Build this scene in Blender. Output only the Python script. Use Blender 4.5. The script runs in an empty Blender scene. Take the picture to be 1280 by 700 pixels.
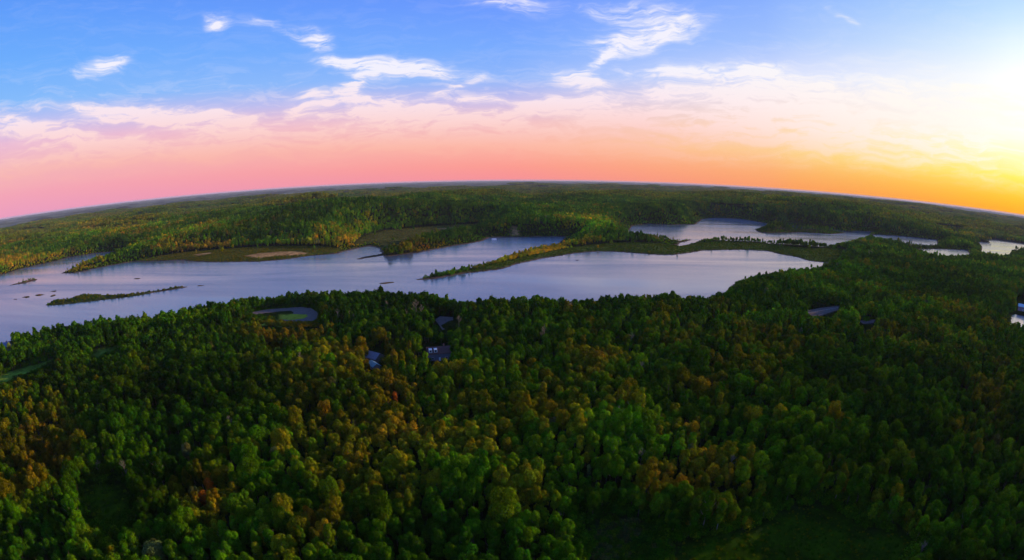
import bpy, math, random
import numpy as np
from mathutils import Matrix, Vector
RNG = np.random.default_rng(11); random.seed(5)
F, PITCH, ROLL, H = 630.0, math.radians(11.4), math.radians(0.2), 105.0   # fisheye focal (px/rad at 1280), tilt, roll, height above the river
CP, SP, CR, SR = math.cos(PITCH), math.sin(PITCH), math.cos(ROLL), math.sin(ROLL)
SUN_AZ, SUN_EL = math.radians(66), math.radians(12)

# ------------------------------------------------------------------ survey helpers
def pdir(px, py):
    X2 = np.asarray(px, float) - 640; Y2 = 350 - np.asarray(py, float)
    X = X2 * CR + Y2 * SR; Y = -X2 * SR + Y2 * CR
    r = np.hypot(X, Y) + 1e-9; th = r / F
    cx = np.sin(th) * X / r; cu = np.sin(th) * Y / r; cf = np.cos(th)
    return cx, cf * CP + cu * SP, cu * CP - cf * SP
def ground_at(px, py, z=0.0):
    x, y, zz = pdir(px, py)
    t = (H - z) / np.maximum(-zz, 1e-3)
    return x * t, y * t
def project(x, y, z):
    z = z - H; d = np.sqrt(x * x + y * y + z * z)
    x, y, z = x / d, y / d, z / d
    cf = y * CP - z * SP; cu = y * SP + z * CP
    th = np.arccos(np.clip(cf, -1, 1)); q = np.hypot(x, cu) + 1e-9
    X = F * th * x / q; Y = F * th * cu / q
    return 640 + X * CR - Y * SR, 350 - (X * SR + Y * CR)
def azel(px, py):
    x, y, z = pdir(px, py); return float(np.arctan2(x, y)), float(np.arcsin(z))

def P(s, z=0.0):      # "px,py px,py,z ..." surveyed outline -> world polygon
    out = []
    for t in s.split():
        a = [float(v) for v in t.split(',')]
        gx, gy = ground_at(a[0], a[1], a[2] if len(a) > 2 else z); out.append((float(gx), float(gy)))
    return np.array(out)
def sdf(x, y, poly):  # signed distance, positive inside
    x = np.asarray(x); y = np.asarray(y)
    lo = poly.min(0) - 900; hi = poly.max(0) + 900
    d = np.full(x.shape, 1e12); ins = np.zeros(x.shape, bool)
    m = (x > lo[0]) & (x < hi[0]) & (y > lo[1]) & (y < hi[1])
    if not m.any(): return -np.sqrt(d)
    xs, ys = x[m], y[m]; dm = np.full(xs.shape, 1e12); im = np.zeros(xs.shape, bool)
    n = len(poly)
    for i in range(n):
        ax, ay = poly[i]; bx, by = poly[(i + 1) % n]
        ex, ey = bx - ax, by - ay; L = ex * ex + ey * ey + 1e-9
        t = np.clip(((xs - ax) * ex + (ys - ay) * ey) / L, 0, 1)
        dm = np.minimum(dm, (xs - ax - t * ex) ** 2 + (ys - ay - t * ey) ** 2)
        c = (ay > ys) != (by > ys)
        if abs(ey) > 1e-9: im ^= c & (xs < ex * (ys - ay) / ey + ax)
    d[m] = dm; ins[m] = im
    return np.where(ins, np.sqrt(d), -np.sqrt(d))
def inpix(px, py, s):
    poly = np.array([[float(v) for v in t.split(',')[:2]] for t in s.split()])
    im = np.zeros(np.shape(px), bool); n = len(poly)
    for i in range(n):
        ax, ay = poly[i]; bx, by = poly[(i + 1) % n]
        if ay == by: continue
        im ^= ((ay > py) != (by > py)) & (px < (bx - ax) * (py - ay) / (by - ay) + ax)
    return im
def snoise(x, y, wl, seed, n=7):
    r = np.random.default_rng(seed); o = 0
    for i in range(n):
        a = r.uniform(0, 6.283); k = 6.283 / (wl * r.uniform(.6, 1.6)); o = o + np.sin(k * (x * math.cos(a) + y * math.sin(a)) + r.uniform(0, 6.283))
    return o / math.sqrt(n)
def sstep(a, b, v):
    t = np.clip((v - a) / (b - a), 0, 1); return t * t * (3 - 2 * t)

T = 6  # tree-top height used where the near wood hides the bank
WATER = [P('-170,398 -60,360 0,344 23,337 71,326 86,321.5 123,316 160,313.6 143,318.5 126,326 94,334 76,342 94,341 126,334 166,327 200,326 229,325 243,327 274,327.5 320,327 354,324.5 386,320 420,317 434,313 463,307 476,311 478,317 454,321.5 443,325 480,319 483,320.6 520,315.7 563,308 600,302 611,297 620,296.5 640,296.5 672,296 697,295.7 708,295.8 700,299,7 677,303,8 654,310,8 640,313,7 617,322,6 600,329,4 577,335.5,2 543,344 520,350 537,349 563,344.5 583,341 600,339.5 623,337 640,331.5 657,327 683,322 714,317 746,314 777,315 800,316.6 823,318.6 840,318.6 863,315.7 877,313 926,312 960,313.7 977,318 997,321.4 1011,326 1036,328.6'
            + ''.join(f' {t},{T}' for t in '1022,331 1014,332 989,334 974,336 960,338.6 937,342 917,349 908,361 883,366 869,372 840,370 806,369 769,370 740,373 723,377 703,376 677,372 640,374 591,374 569,374 549,371 517,367 491,364 463,366 449,366 417,364 400,361 391,366 363,370 340,374 300,376 286,378.6 257,380 234,386 200,393 160,397 131,400 103,405 80,407 60,408 37,412 17,417 0,421 -80,452 -200,500'.split())),
         P('783,291.4 790,282 811,280 840,281 869,280.6 877,274 897,272 926,273.7 946,277 960,279.5 974,283.4 994,282.3 1031,285.9 1057,289.4 1091,289.4 1082,294,10 1068,295,11 1054,297.7,11 1029,301,12 1003,298.6,12 960,297,11 949,295,11 909,295,9 903,298,4 891,299.4 880,299 869,303.4 851,308 844,307 851,303 866,299.4 857,297.7,3 851,295.7,8 836,293,9 800,292,9'),
         P('1091,293.2 1120,294.6 1171,299.7 1173,301,12 1160,301.6,12 1120,300,12 1103,297.6,12 1090,295,12'),
         P('1143,312.2 1160,311.2 1185,311.6 1209,312.8 1213,313.5,7 1203,315.6,12 1171,316.4,12 1153,314,9'),
         P('1176,288.2 1199,290 1200,293.4,9 1192,293,9 1184,291.4,9'),
         P('1217,300.6 1234,302.8 1252,307 1266,311.8 1262,314.4,9 1254,316.6,12 1238,316.2,12 1227,313.6,12 1227,308 1224,303.8'),
         P('1231,297.7 1246,299.7 1280,304.6 1340,316 1340,324,9 1280,311,9 1263,307.8,9 1240,302,9'),
         P('1263,394 1267,392.4 1280,395 1330,406 1330,430,8 1280,403,8 1271,398.5,8 1263,395.5,8')]
ISLANDS = [P('58,381.5 66,374,2 86,372,2 100,366,3 114,365,3 123,369 143,369 160,366,2 200,362,1 223,358.4 234,358.8 206,363.5 171,369.4 137,374 100,378 71,381.4'),
           P('11,357 26,353 43,348.5 46,350 31,354'), P('29,371.6 33,370.4 38,371.3 33,372.6'), P('44,369 49,367.5 54,368.6 49,370'),
           P('63,370 67,368.4 70,369 66,370.6'), P('64,364 69,363.4 69,364.6'), P('17,374.3 20,373.6 21,374.6'), P('247,357 251,356.4 255,357 251,357.7'),
           P('476,354 483,352.8 489,353 482,354.8'), P('944,287 950,284,2 962,282,3 975,284,2 985,287 1031,288.6 1057,291 1040,292.6 1003,290.6 965,291.4 950,290.5'),
           P('168,348.4 171,347.6 174,348.4 171,349')]
MARSH = [P('172,326 230,318 262,315 320,311 380,310 420,312 434,314 386,321 320,328 243,328 200,327'),
         P('520,351 563,345 600,335 640,326 700,313.5 760,306.5 800,305.5 850,307 870,304 905,303.5 935,305 960,307 990,311 1020,313 1050,312 1064,318 1046,329 1011,328 960,318 877,316 840,321 800,319 746,316 683,325 640,334 600,342')]
SPITBACK = [P('440,308 470,303 484,309,8 534,295,8 586,286,8 604,284,8 600,281 560,283 520,286 480,290 455,297', 1)]
TAN = [P('302,319 325,316 350,314 372,313.4 388,315 366,317.5 345,318.5 325,321', 4), P('240,317.6 262,315 266,316.2 248,318.8', 4), P('638,295.6 640,292.4 648,292.4 650,295.6'), P('540,287.4 570,285 596,283.4 598,285 566,287.5', 2)]
LOT = '303,395.5 318,390 335,387 376,384 389,385.5 397,391 399,399 392,407 372,408 352,403 330,399'
LOTP = P(LOT, 4); ISLE = P('347,395 365,393 383,393.6 385,395.5 380,398.6 362,400.5 348,399', 4)
VERGE = [P('296,399 304,397 330,400 352,404 372,410 350,410 320,404', 4), P('397,396 416,398 414,402 398,404', 4), ISLE]
MEADOW_PX = '838,700 845,678 900,672 945,662 978,640 1000,628 1021,625 1040,630 1056,640 1075,655 1090,664 1120,668 1141,676 1130,700 1110,740 830,740'
GAP_PX = '103,612 120,604 150,604 163,612 160,640 140,660 112,652'
SCRUB_PX = '736,656 760,640 800,645 820,665 845,680 840,740 740,740'
MEAD = [P(MEADOW_PX, 5), P(GAP_PX, 5)]; SCRUB = P(SCRUB_PX, 5)
STRIP = [P('-40,481 0,469 38,457 66,450 70,456 40,468 0,484 -40,500', 4), P('108,442 146,430 152,436 122,450', 4)]
ROADB = P('1006,390 1024,386 1048,383 1075,379 1076,381.6 1052,386.5 1036,392 1018,398', 4)
ROADC = P('544,400 550,396 566,397 567,403 560,411 553,413', 4)
ROADD = P('1060,407 1075,403 1105,402 1106,405 1078,408', 4)
HILLS = [(725, 283, 17, 60), (650, 270, 16, 150), (430, 293, 12, 90), (380, 280, 18, 160), (470, 272, 22, 170), (255, 296, 10, 70), (850, 268, 16, 110), (1050, 272, 34, 200), (1110, 270, 36, 260),
         (1230, 284, 24, 160), (985, 262, 34, 380), (1000, 251, 40, 500), (1150, 262, 44, 400), (1080, 256, 40, 350), (820, 256, 26, 400), (560, 258, 22, 340), (120, 298, 12, 160), (300, 272, 20, 300)]
HW = [(*[float(v) for v in ground_at(a, b, 20)], c, d) for a, b, c, d in HILLS]

def wet(x, y):        # positive in water
    w = np.full(np.shape(x), -1e6)
    for p in WATER: w = np.maximum(w, sdf(x, y, p))
    for p in ISLANDS: w = np.minimum(w, -sdf(x, y, p))
    return w + .9 * snoise(x, y, 14, 3) + .9 * snoise(x, y, 37, 4)
def terrain(x, y, s=None):
    if s is None: s = -wet(x, y)
    D = np.hypot(x, y)
    land = .25 + 3.6 * (1 - np.exp(-np.maximum(s, 0) / 30.0))
    near = (D < 900) & (y < 700)
    amp = sstep(120, 700, s)
    far = amp * (10 + 13 * snoise(x, y, 620, 21) + 6 * snoise(x, y, 260, 22)) + sstep(2500, 6000, D) * (1 - sstep(9000, 16000, D)) * (8 + 14 * snoise(x, y, 1500, 23)) * (.3 + .7 * sstep(-2500, 1500, x))
    fb = np.where(near, 1 - sstep(500, 900, D), 0.0)
    ms = np.zeros(x.shape)
    for p in MARSH + SPITBACK: ms = np.maximum(ms, sstep(-70, -5, sdf(x, y, p)))
    h = land + fb * sstep(10, 90, s) * (1.2 + 1.3 * snoise(x, y, 90, 24)) + (1 - fb) * (1 - ms) * np.maximum(far, -1)
    for hx, hy, a, r in HW:
        h = h + a * np.exp(-((x - hx) ** 2 + (y - hy) ** 2) / (2 * r * r)) * sstep(8, 70, s) * (1 - ms)
    h = np.minimum(h, 66)
    return np.where(s > 0, h, np.maximum(-3.0, .25 + s * .16))

# ------------------------------------------------------------------ materials
def newmat(name):
    m = bpy.data.materials.new(name); m.use_nodes = True
    nt = m.node_tree; b = nt.nodes['Principled BSDF']; return m, nt, b
def N(nt, t, **k):
    n = nt.nodes.new(t)
    for a, v in k.items():
        if a == 'inp':
            for i, vv in v.items():
                if isinstance(vv, bpy.types.NodeSocket): nt.links.new(vv, n.inputs[i])
                else: n.inputs[i].default_value = vv
        else: setattr(n, a, v)
    return n
def mth(nt, op, a, b=None, c=None, clamp=False):
    n = N(nt, 'ShaderNodeMath', operation=op, use_clamp=clamp)
    for i, v in enumerate((a, b, c)):
        if v is None: continue
        if isinstance(v, bpy.types.NodeSocket): nt.links.new(v, n.inputs[i])
        else: n.inputs[i].default_value = v
    return n.outputs[0]
def mixc(nt, f, a, b, bt='MIX'):
    n = N(nt, 'ShaderNodeMix', data_type='RGBA', blend_type=bt, clamp_factor=True)
    for i, v in ((0, f), (6, a), (7, b)):
        if isinstance(v, bpy.types.NodeSocket): nt.links.new(v, n.inputs[i])
        elif i == 0: n.inputs[0].default_value = v
        else: n.inputs[i].default_value = (*v, 1)
    return n.outputs[2]
def mrange(nt, v, a, b, c=0.0, d=1.0, smooth=False):
    n = N(nt, 'ShaderNodeMapRange', interpolation_type='SMOOTHSTEP' if smooth else 'LINEAR', inp={0: v, 1: a, 2: b, 3: c, 4: d}); return n.outputs[0]

def leaf_mat(name, instanced):
    m, nt, b = newmat(name)
    out = nt.nodes['Material Output']
    if instanced: col = N(nt, 'ShaderNodeAttribute', attribute_type='INSTANCER', attribute_name='tint').outputs['Color']
    else: col = N(nt, 'ShaderNodeObjectInfo').outputs['Color']
    va = N(nt, 'ShaderNodeAttribute', attribute_type='GEOMETRY', attribute_name='leafvar').outputs['Color']
    c = mixc(nt, 1.0, col, va, 'MULTIPLY')
    nt.links.new(c, b.inputs['Base Color']); b.inputs['Roughness'].default_value = .75
    b.inputs['Specular IOR Level'].default_value = 0
    tr = N(nt, 'ShaderNodeBsdfTranslucent'); nt.links.new(c, tr.inputs[0])
    mx = N(nt, 'ShaderNodeMixShader', inp={0: .3}); nt.links.new(b.outputs[0], mx.inputs[1]); nt.links.new(tr.outputs[0], mx.inputs[2])
    nt.links.new(mx.outputs[0], out.inputs[0]); return m
def plain(name, col, rough=.8, noise=.25, scale=3.0, spec=.3):
    m, nt, b = newmat(name)
    tc = N(nt, 'ShaderNodeTexCoord'); nz = N(nt, 'ShaderNodeTexNoise', inp={'Vector': tc.outputs['Object'], 'Scale': scale, 'Detail': 4.0})
    f = mrange(nt, nz.outputs[0], .3, .7, 1 - noise, 1 + noise)
    c = N(nt, 'ShaderNodeVectorMath', operation='SCALE', inp={0: col, 'Scale': f}); nt.links.new(c.outputs[0], b.inputs['Base Color'])
    b.inputs['Roughness'].default_value = rough; b.inputs['Specular IOR Level'].default_value = spec; return m
LEAF_A, LEAF_B = leaf_mat('leaves_near', False), leaf_mat('leaves_wood', True)
BARK = plain('bark', (.10, .085, .06), .9, .4, 2.0, .1)
PALEBARK = plain('pale_bark', (.24, .20, .15), .9, .3, 2.0, .1)

def ground_mat():
    m, nt, b = newmat('ground_soil_and_grass')
    at = N(nt, 'ShaderNodeAttribute', attribute_name='zone').outputs['Color']
    pos = N(nt, 'ShaderNodeNewGeometry').outputs['Position']
    n1 = N(nt, 'ShaderNodeTexNoise', inp={'Vector': pos, 'Scale': .02, 'Detail': 8.0, 'Roughness': .65}).outputs[0]
    n2 = N(nt, 'ShaderNodeTexNoise', inp={'Vector': pos, 'Scale': .45, 'Detail': 5.0, 'Roughness': .7}).outputs[0]
    f = mth(nt, 'MULTIPLY', mth(nt, 'MULTIPLY', mrange(nt, n1, .3, .7, .6, 1.4), mrange(nt, N(nt, 'ShaderNodeTexNoise', inp={'Vector': pos, 'Scale': .11, 'Detail': 6.0, 'Roughness': .7}).outputs[0], .35, .65, .5, 1.6)), mrange(nt, n2, .3, .7, .55, 1.5))
    c = N(nt, 'ShaderNodeVectorMath', operation='SCALE', inp={0: at, 'Scale': f}).outputs[0]
    nt.links.new(c, b.inputs['Base Color']); b.inputs['Roughness'].default_value = .95; b.inputs['Specular IOR Level'].default_value = 0
    bp = N(nt, 'ShaderNodeBump', inp={'Strength': .8, 'Distance': .5, 'Height': n2}); nt.links.new(bp.outputs[0], b.inputs['Normal']); return m
def water_mat():
    m, nt, b = newmat('river_water')
    b.inputs['Base Color'].default_value = (.075, .11, .16, 1); b.inputs['IOR'].default_value = 2.4
    pos = N(nt, 'ShaderNodeNewGeometry').outputs['Position']
    mp = N(nt, 'ShaderNodeMapping', inp={'Vector': pos, 'Rotation': (0, 0, .3), 'Scale': (.25, .8, 1)}).outputs[0]
    n1 = N(nt, 'ShaderNodeTexNoise', inp={'Vector': mp, 'Scale': .7, 'Detail': 5.0, 'Roughness': .6}).outputs[0]
    mp2 = N(nt, 'ShaderNodeMapping', inp={'Vector': pos, 'Rotation': (0, 0, .25), 'Scale': (.002, .014, 1)}).outputs[0]
    n2 = N(nt, 'ShaderNodeTexNoise', inp={'Vector': mp2, 'Scale': 1.0, 'Detail': 6.0, 'Roughness': .6, 'Distortion': .8}).outputs[0]
    st = mrange(nt, n2, .35, .65, .05, .2)
    bp = N(nt, 'ShaderNodeBump', inp={'Strength': st, 'Distance': 1.0, 'Height': n1}); nt.links.new(bp.outputs[0], b.inputs['Normal'])
    nt.links.new(mrange(nt, n2, .35, .65, .12, .26), b.inputs['Roughness']); return m

# ------------------------------------------------------------------ mesh helpers
COL = bpy.context.scene.collection
def mesh(name, V, Fc, mat, k=None):
    V = np.asarray(V, np.float32); Fc = np.asarray(Fc, np.int32)
    me = bpy.data.meshes.new(name); n = Fc.shape[1]
    me.vertices.add(len(V)); me.vertices.foreach_set('co', V.ravel())
    me.loops.add(Fc.size); me.loops.foreach_set('vertex_index', Fc.ravel())
    me.polygons.add(len(Fc)); me.polygons.foreach_set('loop_start', np.arange(len(Fc), dtype=np.int32) * n)
    me.update(calc_edges=True)
    for m in (mat if isinstance(mat, (list, tuple)) else [mat]): me.materials.append(m)
    return me
def link(name, me, parent=None, loc=None):
    o = bpy.data.objects.new(name, me); COL.objects.link(o)
    if parent: o.parent = parent
    if loc is not None: o.location = loc
    return o
def tag(o, label=None, cat=None, group=None, kind=None):
    for k, v in (('label', label), ('category', cat), ('group', group), ('kind', kind)):
        if v: o[k] = v
    return o
def empty(name, loc, rz=0):
    o = bpy.data.objects.new(name, None); COL.objects.link(o); o.location = loc; o.rotation_euler = (0, 0, rz); o.empty_display_size = 1; return o
def polymesh(name, faces, mat):     # faces: list of vertex lists (ragged)
    me = bpy.data.meshes.new(name); V = []; Fc = []
    for f in faces:
        Fc.append(list(range(len(V), len(V) + len(f)))); V += [tuple(v) for v in f]
    me.from_pydata(V, [], Fc); me.materials.append(mat); me.update(); return me
def boxf(x0, x1, y0, y1, z0, z1):
    p = [(x0, y0, z0), (x1, y0, z0), (x1, y1, z0), (x0, y1, z0), (x0, y0, z1), (x1, y0, z1), (x1, y1, z1), (x0, y1, z1)]
    return [[p[i] for i in f] for f in ((3, 2, 1, 0), (4, 5, 6, 7), (0, 1, 5, 4), (1, 2, 6, 5), (2, 3, 7, 6), (3, 0, 4, 7))]
def tube(path, rad, seg=6):
    V = []; Fc = []; path = np.array(path, float)
    for i, p in enumerate(path):
        d = path[min(i + 1, len(path) - 1)] - path[max(i - 1, 0)]; d /= np.linalg.norm(d) + 1e-9
        a = np.cross(d, (0.3, 1, .2)); a /= np.linalg.norm(a); b = np.cross(d, a)
        for k in range(seg):
            t = 2 * math.pi * k / seg; V.append(p + rad[i] * (math.cos(t) * a + math.sin(t) * b))
    for i in range(len(path) - 1):
        for k in range(seg):
            k2 = (k + 1) % seg; Fc.append((i * seg + k, i * seg + k2, (i + 1) * seg + k2, (i + 1) * seg + k))
    return np.array(V), np.array(Fc)
def join(parts):
    V = []; Fc = []; o = 0
    for v, f in parts: V.append(v); Fc.append(f + o); o += len(v)
    return np.concatenate(V), np.concatenate(Fc)

# ------------------------------------------------------------------ trees
def crown_geo(seed, kind, nq, size):
    r = np.random.default_rng(seed); lob = []
    if kind == 'round':   # unit: metres, tree about 14 m tall
        rx, rz, cz = r.uniform(2.0, 2.5), r.uniform(4.2, 5.1), 7.6; nl = r.integers(16, 24)
    elif kind == 'tall':
        rx, rz, cz = r.uniform(1.2, 1.6), r.uniform(5.2, 6.0), 7.9; nl = r.integers(16, 22)
    elif kind == 'broad':
        rx, rz, cz = r.uniform(2.7, 3.3), r.uniform(4.0, 4.7), 7.2; nl = r.integers(24, 32)
    elif kind == 'bush':
        rx, rz, cz = r.uniform(3.2, 4.4), r.uniform(3.0, 4.2), 3.0; nl = r.integers(14, 22)
    else:
        rx, rz, cz = 1.9, 5.8, 7.6; nl = 0
    if kind == 'spruce':
        for k in range(11):
            t = k / 10; rr = 2.5 * (1 - t) + .3
            for j in range(max(1, int(7 * (1 - t)))):
                a = r.uniform(0, 6.28); lob.append((math.cos(a) * rr * .55, math.sin(a) * rr * .55, 1.8 + t * 11.3, .35 * rr + .35))
    else:
        lob.append((0, 0, cz - .5, min(rx, rz) * .72)); gold = 2.39996
        for k in range(nl):
            u = 1 - 1.55 * (k + .5) / nl; a = k * gold + r.uniform(-.4, .4); s = max(0, 1 - abs(u) ** 2.7) ** (1 / 2.3); q = r.uniform(.68, .98)
            lob.append((math.cos(a) * s * rx * q, math.sin(a) * s * rx * q, cz + u * rz * q, r.uniform(.28, .46) * (rx + .7)))
        if kind == 'tall': lob += [(r.uniform(-.5, .5), r.uniform(-.5, .5), cz + z, 1.35) for z in (-2.8, -1.2, 1.2, 2.8)]
    L = np.array(lob); w = L[:, 3] ** 2; n = int(nq * 1.9)
    idx = r.choice(len(L), n, p=w / w.sum()); d = r.normal(size=(n, 3)); d[:, 2] += .25; d /= np.linalg.norm(d, axis=1)[:, None]
    pos = L[idx, :3] + d * (L[idx, 3] * r.uniform(.78, 1.06, n))[:, None]
    keep = np.ones(n, bool)
    for j in range(len(L)):
        keep &= ~((np.linalg.norm(pos - L[j, :3], axis=1) < L[j, 3] * .72) & (idx != j))
    pos, d, idx = pos[keep][:nq], d[keep][:nq], idx[keep][:nq]; n = len(pos)
    c0 = np.array([0, 0, cz - 1]); o = pos - c0; o /= np.linalg.norm(o, axis=1)[:, None]
    nor = d * 1.15 + o * .3 + r.normal(size=(n, 3)) * .36; nor /= np.linalg.norm(nor, axis=1)[:, None]
    t = np.cross(nor, r.normal(size=(n, 3))); t /= np.linalg.norm(t, axis=1)[:, None]; b = np.cross(nor, t)
    s = size * r.uniform(.6, 1.3, n)[:, None]; s2 = s * r.uniform(.55, .9, n)[:, None]
    V = np.stack([pos - t * s, pos - b * s2 + nor * s * .25, pos + t * s, pos + b * s2 - nor * s * .1], 1).reshape(-1, 3)
    Fc = np.arange(4 * n).reshape(n, 4)
    lv = r.uniform(.6, 1.45, len(L))[idx] * r.uniform(.7, 1.35, n)
    hue = (r.uniform(-.26, .26, len(L))[idx] + r.uniform(-.1, .1, n))
    col = np.stack([lv * (1 + hue), lv, lv * (1 - hue), np.ones(n)], 1)
    return V, Fc, col
def add_col(me, col, name='leafvar', dom='FACE'):
    a = me.attributes.new(name, 'FLOAT_COLOR', dom)   # one value for each leaf clump
    a.data.foreach_set('color', np.asarray(col, np.float32).ravel())
def crown_mesh(name, seed, kind, nq, size, mat):
    V, Fc, c = crown_geo(seed, kind, nq, size); me = mesh(name, V, Fc, mat); add_col(me, c); return me
def trunk_geo(seed, kind, bare=False):
    r = np.random.default_rng(seed + 500); top = {'round': 11.5, 'tall': 12.5, 'broad': 10.5, 'spruce': 13, 'bush': 4}[kind] + (3 if bare else 0)
    lean = r.uniform(-.5, .5, 2); z = np.linspace(-.5, top, 7)
    path = [(lean[0] * (abs(q) / top) ** 1.4 + r.uniform(-.08, .08), lean[1] * (abs(q) / top) ** 1.4 + r.uniform(-.08, .08), q) for q in z]
    parts = [tube(path, np.linspace(.24, .05, 7))]
    for k in range(14 if bare else 7):
        q = r.uniform(.4, .93) * top; a = r.uniform(0, 6.28); l = (top - q) * .45 + r.uniform(.7, 1.6); b = np.array([lean[0] * (abs(q) / top) ** 1.4, lean[1] * (abs(q) / top) ** 1.4, q])
        e = b + np.array([math.cos(a) * l * .75, math.sin(a) * l * .75, l * .7]); m_ = (b + e) / 2 + np.array([0, 0, -.15 * l])
        parts.append(tube([b, m_, e], [.10, .065, .02], 4))
        if bare:
            for s_ in (-1, 1):
                e2 = m_ + np.array([math.cos(a + s_) * l * .4, math.sin(a + s_) * l * .4, l * .45]); parts.append(tube([m_, e2], [.05, .015], 3))
    return join(parts)

KINDS = ['round', 'round', 'round', 'tall', 'tall', 'broad', 'broad', 'round', 'broad', 'round', 'tall', 'round', 'broad', 'round']; NK = 14
def full_tree(seed, kind, nq, size, bare=False):   # crown and trunk in one mesh, for the wood
    V2, F2 = trunk_geo(seed, kind, bare)
    if bare: 
        me = mesh('bare_tree', V2, F2, PALEBARK); add_col(me, np.ones((len(F2), 4))); return me
    V, Fc, c = crown_geo(seed, kind, nq, size)
    VV, FF = join([(V, Fc), (V2, F2)]); me = mesh('wood_tree', VV, FF, [LEAF_B, BARK])
    add_col(me, np.concatenate([c, np.ones((len(F2), 4))])); mi = np.zeros(len(FF), np.int32); mi[len(Fc):] = 1
    me.polygons.foreach_set('material_index', mi); return me
def patch(seed, R, n, hs):      # a 2R wide piece of far canopy
    r = np.random.default_rng(seed); parts = []; cols = []
    for i in range(n):
        V, Fc, c = crown_geo(int(r.integers(1e6)), 'round' if r.random() < .7 else 'broad', 34, 1.35)
        a = r.uniform(0, 6.28); s = hs * r.uniform(.75, 1.2); V = V * s
        V = V @ np.array([[math.cos(a), math.sin(a), 0], [-math.sin(a), math.cos(a), 0], [0, 0, 1]])
        V += (*r.uniform(-R, R, 2), r.uniform(-2.5, 1)); parts.append((V, Fc)); k = r.uniform(.6, 1.5); h = r.uniform(-.3, .3)
        cols.append(c * (k * (1 + h), k, k * (1 - h), 1))
    V, Fc = join(parts); me = mesh('far_canopy', V, Fc, LEAF_B); add_col(me, np.concatenate(cols)); return me

SRC = bpy.data.collections.new('wood_sources')
SRCN = []
def source(me):
    o = bpy.data.objects.new('s%03d' % len(SRCN), me); SRC.objects.link(o); SRCN.append(o)
HI0 = 0
for i, k in enumerate(KINDS): source(full_tree(i, k, 2200, .29))
source(full_tree(70, 'spruce', 1500, .34)); source(full_tree(80, 'round', 0, 0, True)); source(full_tree(81, 'tall', 0, 0, True))
MD0 = len(SRCN)
for i, k in enumerate(KINDS): source(full_tree(i + 20, k, 420, .72))
BU0 = len(SRCN)
for i in range(6): source(full_tree(i + 40, 'bush', 380, .62))
PT0 = len(SRCN)
for i in range(6): source(patch(900 + i, 22, 42, 1.0))
PB0 = len(SRCN)
for i in range(4): source(patch(950 + i, 60, 110, 1.9))

# ------------------------------------------------------------------ the land
def build_ground():
    az = np.radians(np.concatenate([np.arange(-180, -84, 4), np.arange(-84, 84, .22), np.arange(84, 180, 4)]))
    rr = [0.5, 3, 8, 15, 25, 35]
    while rr[-1] < 420: rr.append(rr[-1] * 1.02)
    while rr[-1] < 2600: rr.append(rr[-1] * 1.0062)
    while rr[-1] < 41000: rr.append(rr[-1] * 1.03)
    rr = np.array(rr); A, R = np.meshgrid(az, rr); x = (R * np.sin(A)).ravel(); y = (R * np.cos(A)).ravel()
    s = -wet(x, y); z = terrain(x, y, s)
    na, nr = len(az), len(rr); i = np.arange(nr - 1)[:, None] * na; j = np.arange(na)[None, :]; j2 = (j + 1) % na
    Fc = np.stack([i + j, i + j2, i + na + j2, i + na + j], -1).reshape(-1, 4)[:, ::-1]
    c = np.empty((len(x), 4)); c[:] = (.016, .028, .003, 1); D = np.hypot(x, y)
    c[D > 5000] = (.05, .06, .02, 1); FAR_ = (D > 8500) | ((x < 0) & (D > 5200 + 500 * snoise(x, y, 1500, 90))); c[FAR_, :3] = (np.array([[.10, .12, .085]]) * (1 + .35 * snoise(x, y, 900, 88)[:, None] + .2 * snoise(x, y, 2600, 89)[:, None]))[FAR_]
    def put(poly, col, soft=4.0):
        f = sstep(-soft, soft, sdf(x, y, poly) + 2 * snoise(x, y, 18, 9))[:, None]; c[:, :3] = c[:, :3] * (1 - f) + np.array(col) * f
    for p in MARSH: put(p, (.075, .10, .014), 8)
    for p in SPITBACK: put(p, (.085, .085, .02), 6)
    for p in TAN: put(p, (.32, .19, .07), 5)
    put(ISLANDS[0], (.06, .07, .02), 3)
    for p in ISLANDS[1:]: put(p, (.15, .075, .035), 3)
    for p in VERGE: put(p, (.30, .32, .03), 1.5)
    for p in MEAD: put(p, (.022, .050, .001), 3)
    put(SCRUB, (.035, .06, .012), 4)
    for p in STRIP: put(p, (.11, .19, .02), 2)
    mud = (s < 3.5) & (s > -6) & (y > 450); c[mud, :3] = (.10, .075, .05)
    me = mesh('ground', np.stack([x, y, z], 1), Fc, ground_mat()); add_col(me, c, 'zone', 'POINT')
    me.polygons.foreach_set('use_smooth', np.ones(len(Fc), bool))
    tag(link('ground', me), kind='structure')
build_ground()
a = np.linspace(0, 2 * math.pi, 97)[:-1]
V = [(0, 0, 0)] + [(q * math.cos(t), q * math.sin(t), 0) for q in (400, 3000, 41500) for t in a]; n = 96
me = bpy.data.meshes.new('river'); fc = [(0, 1 + i, 1 + (i + 1) % n) for i in range(n)]
for k in range(2): fc += [(1 + k * n + i, 1 + (k + 1) * n + i, 1 + (k + 1) * n + (i + 1) % n, 1 + k * n + (i + 1) % n) for i in range(n)]
me.from_pydata(V, [], fc); me.materials.append(water_mat()); tag(link('river', me), kind='structure')

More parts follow.
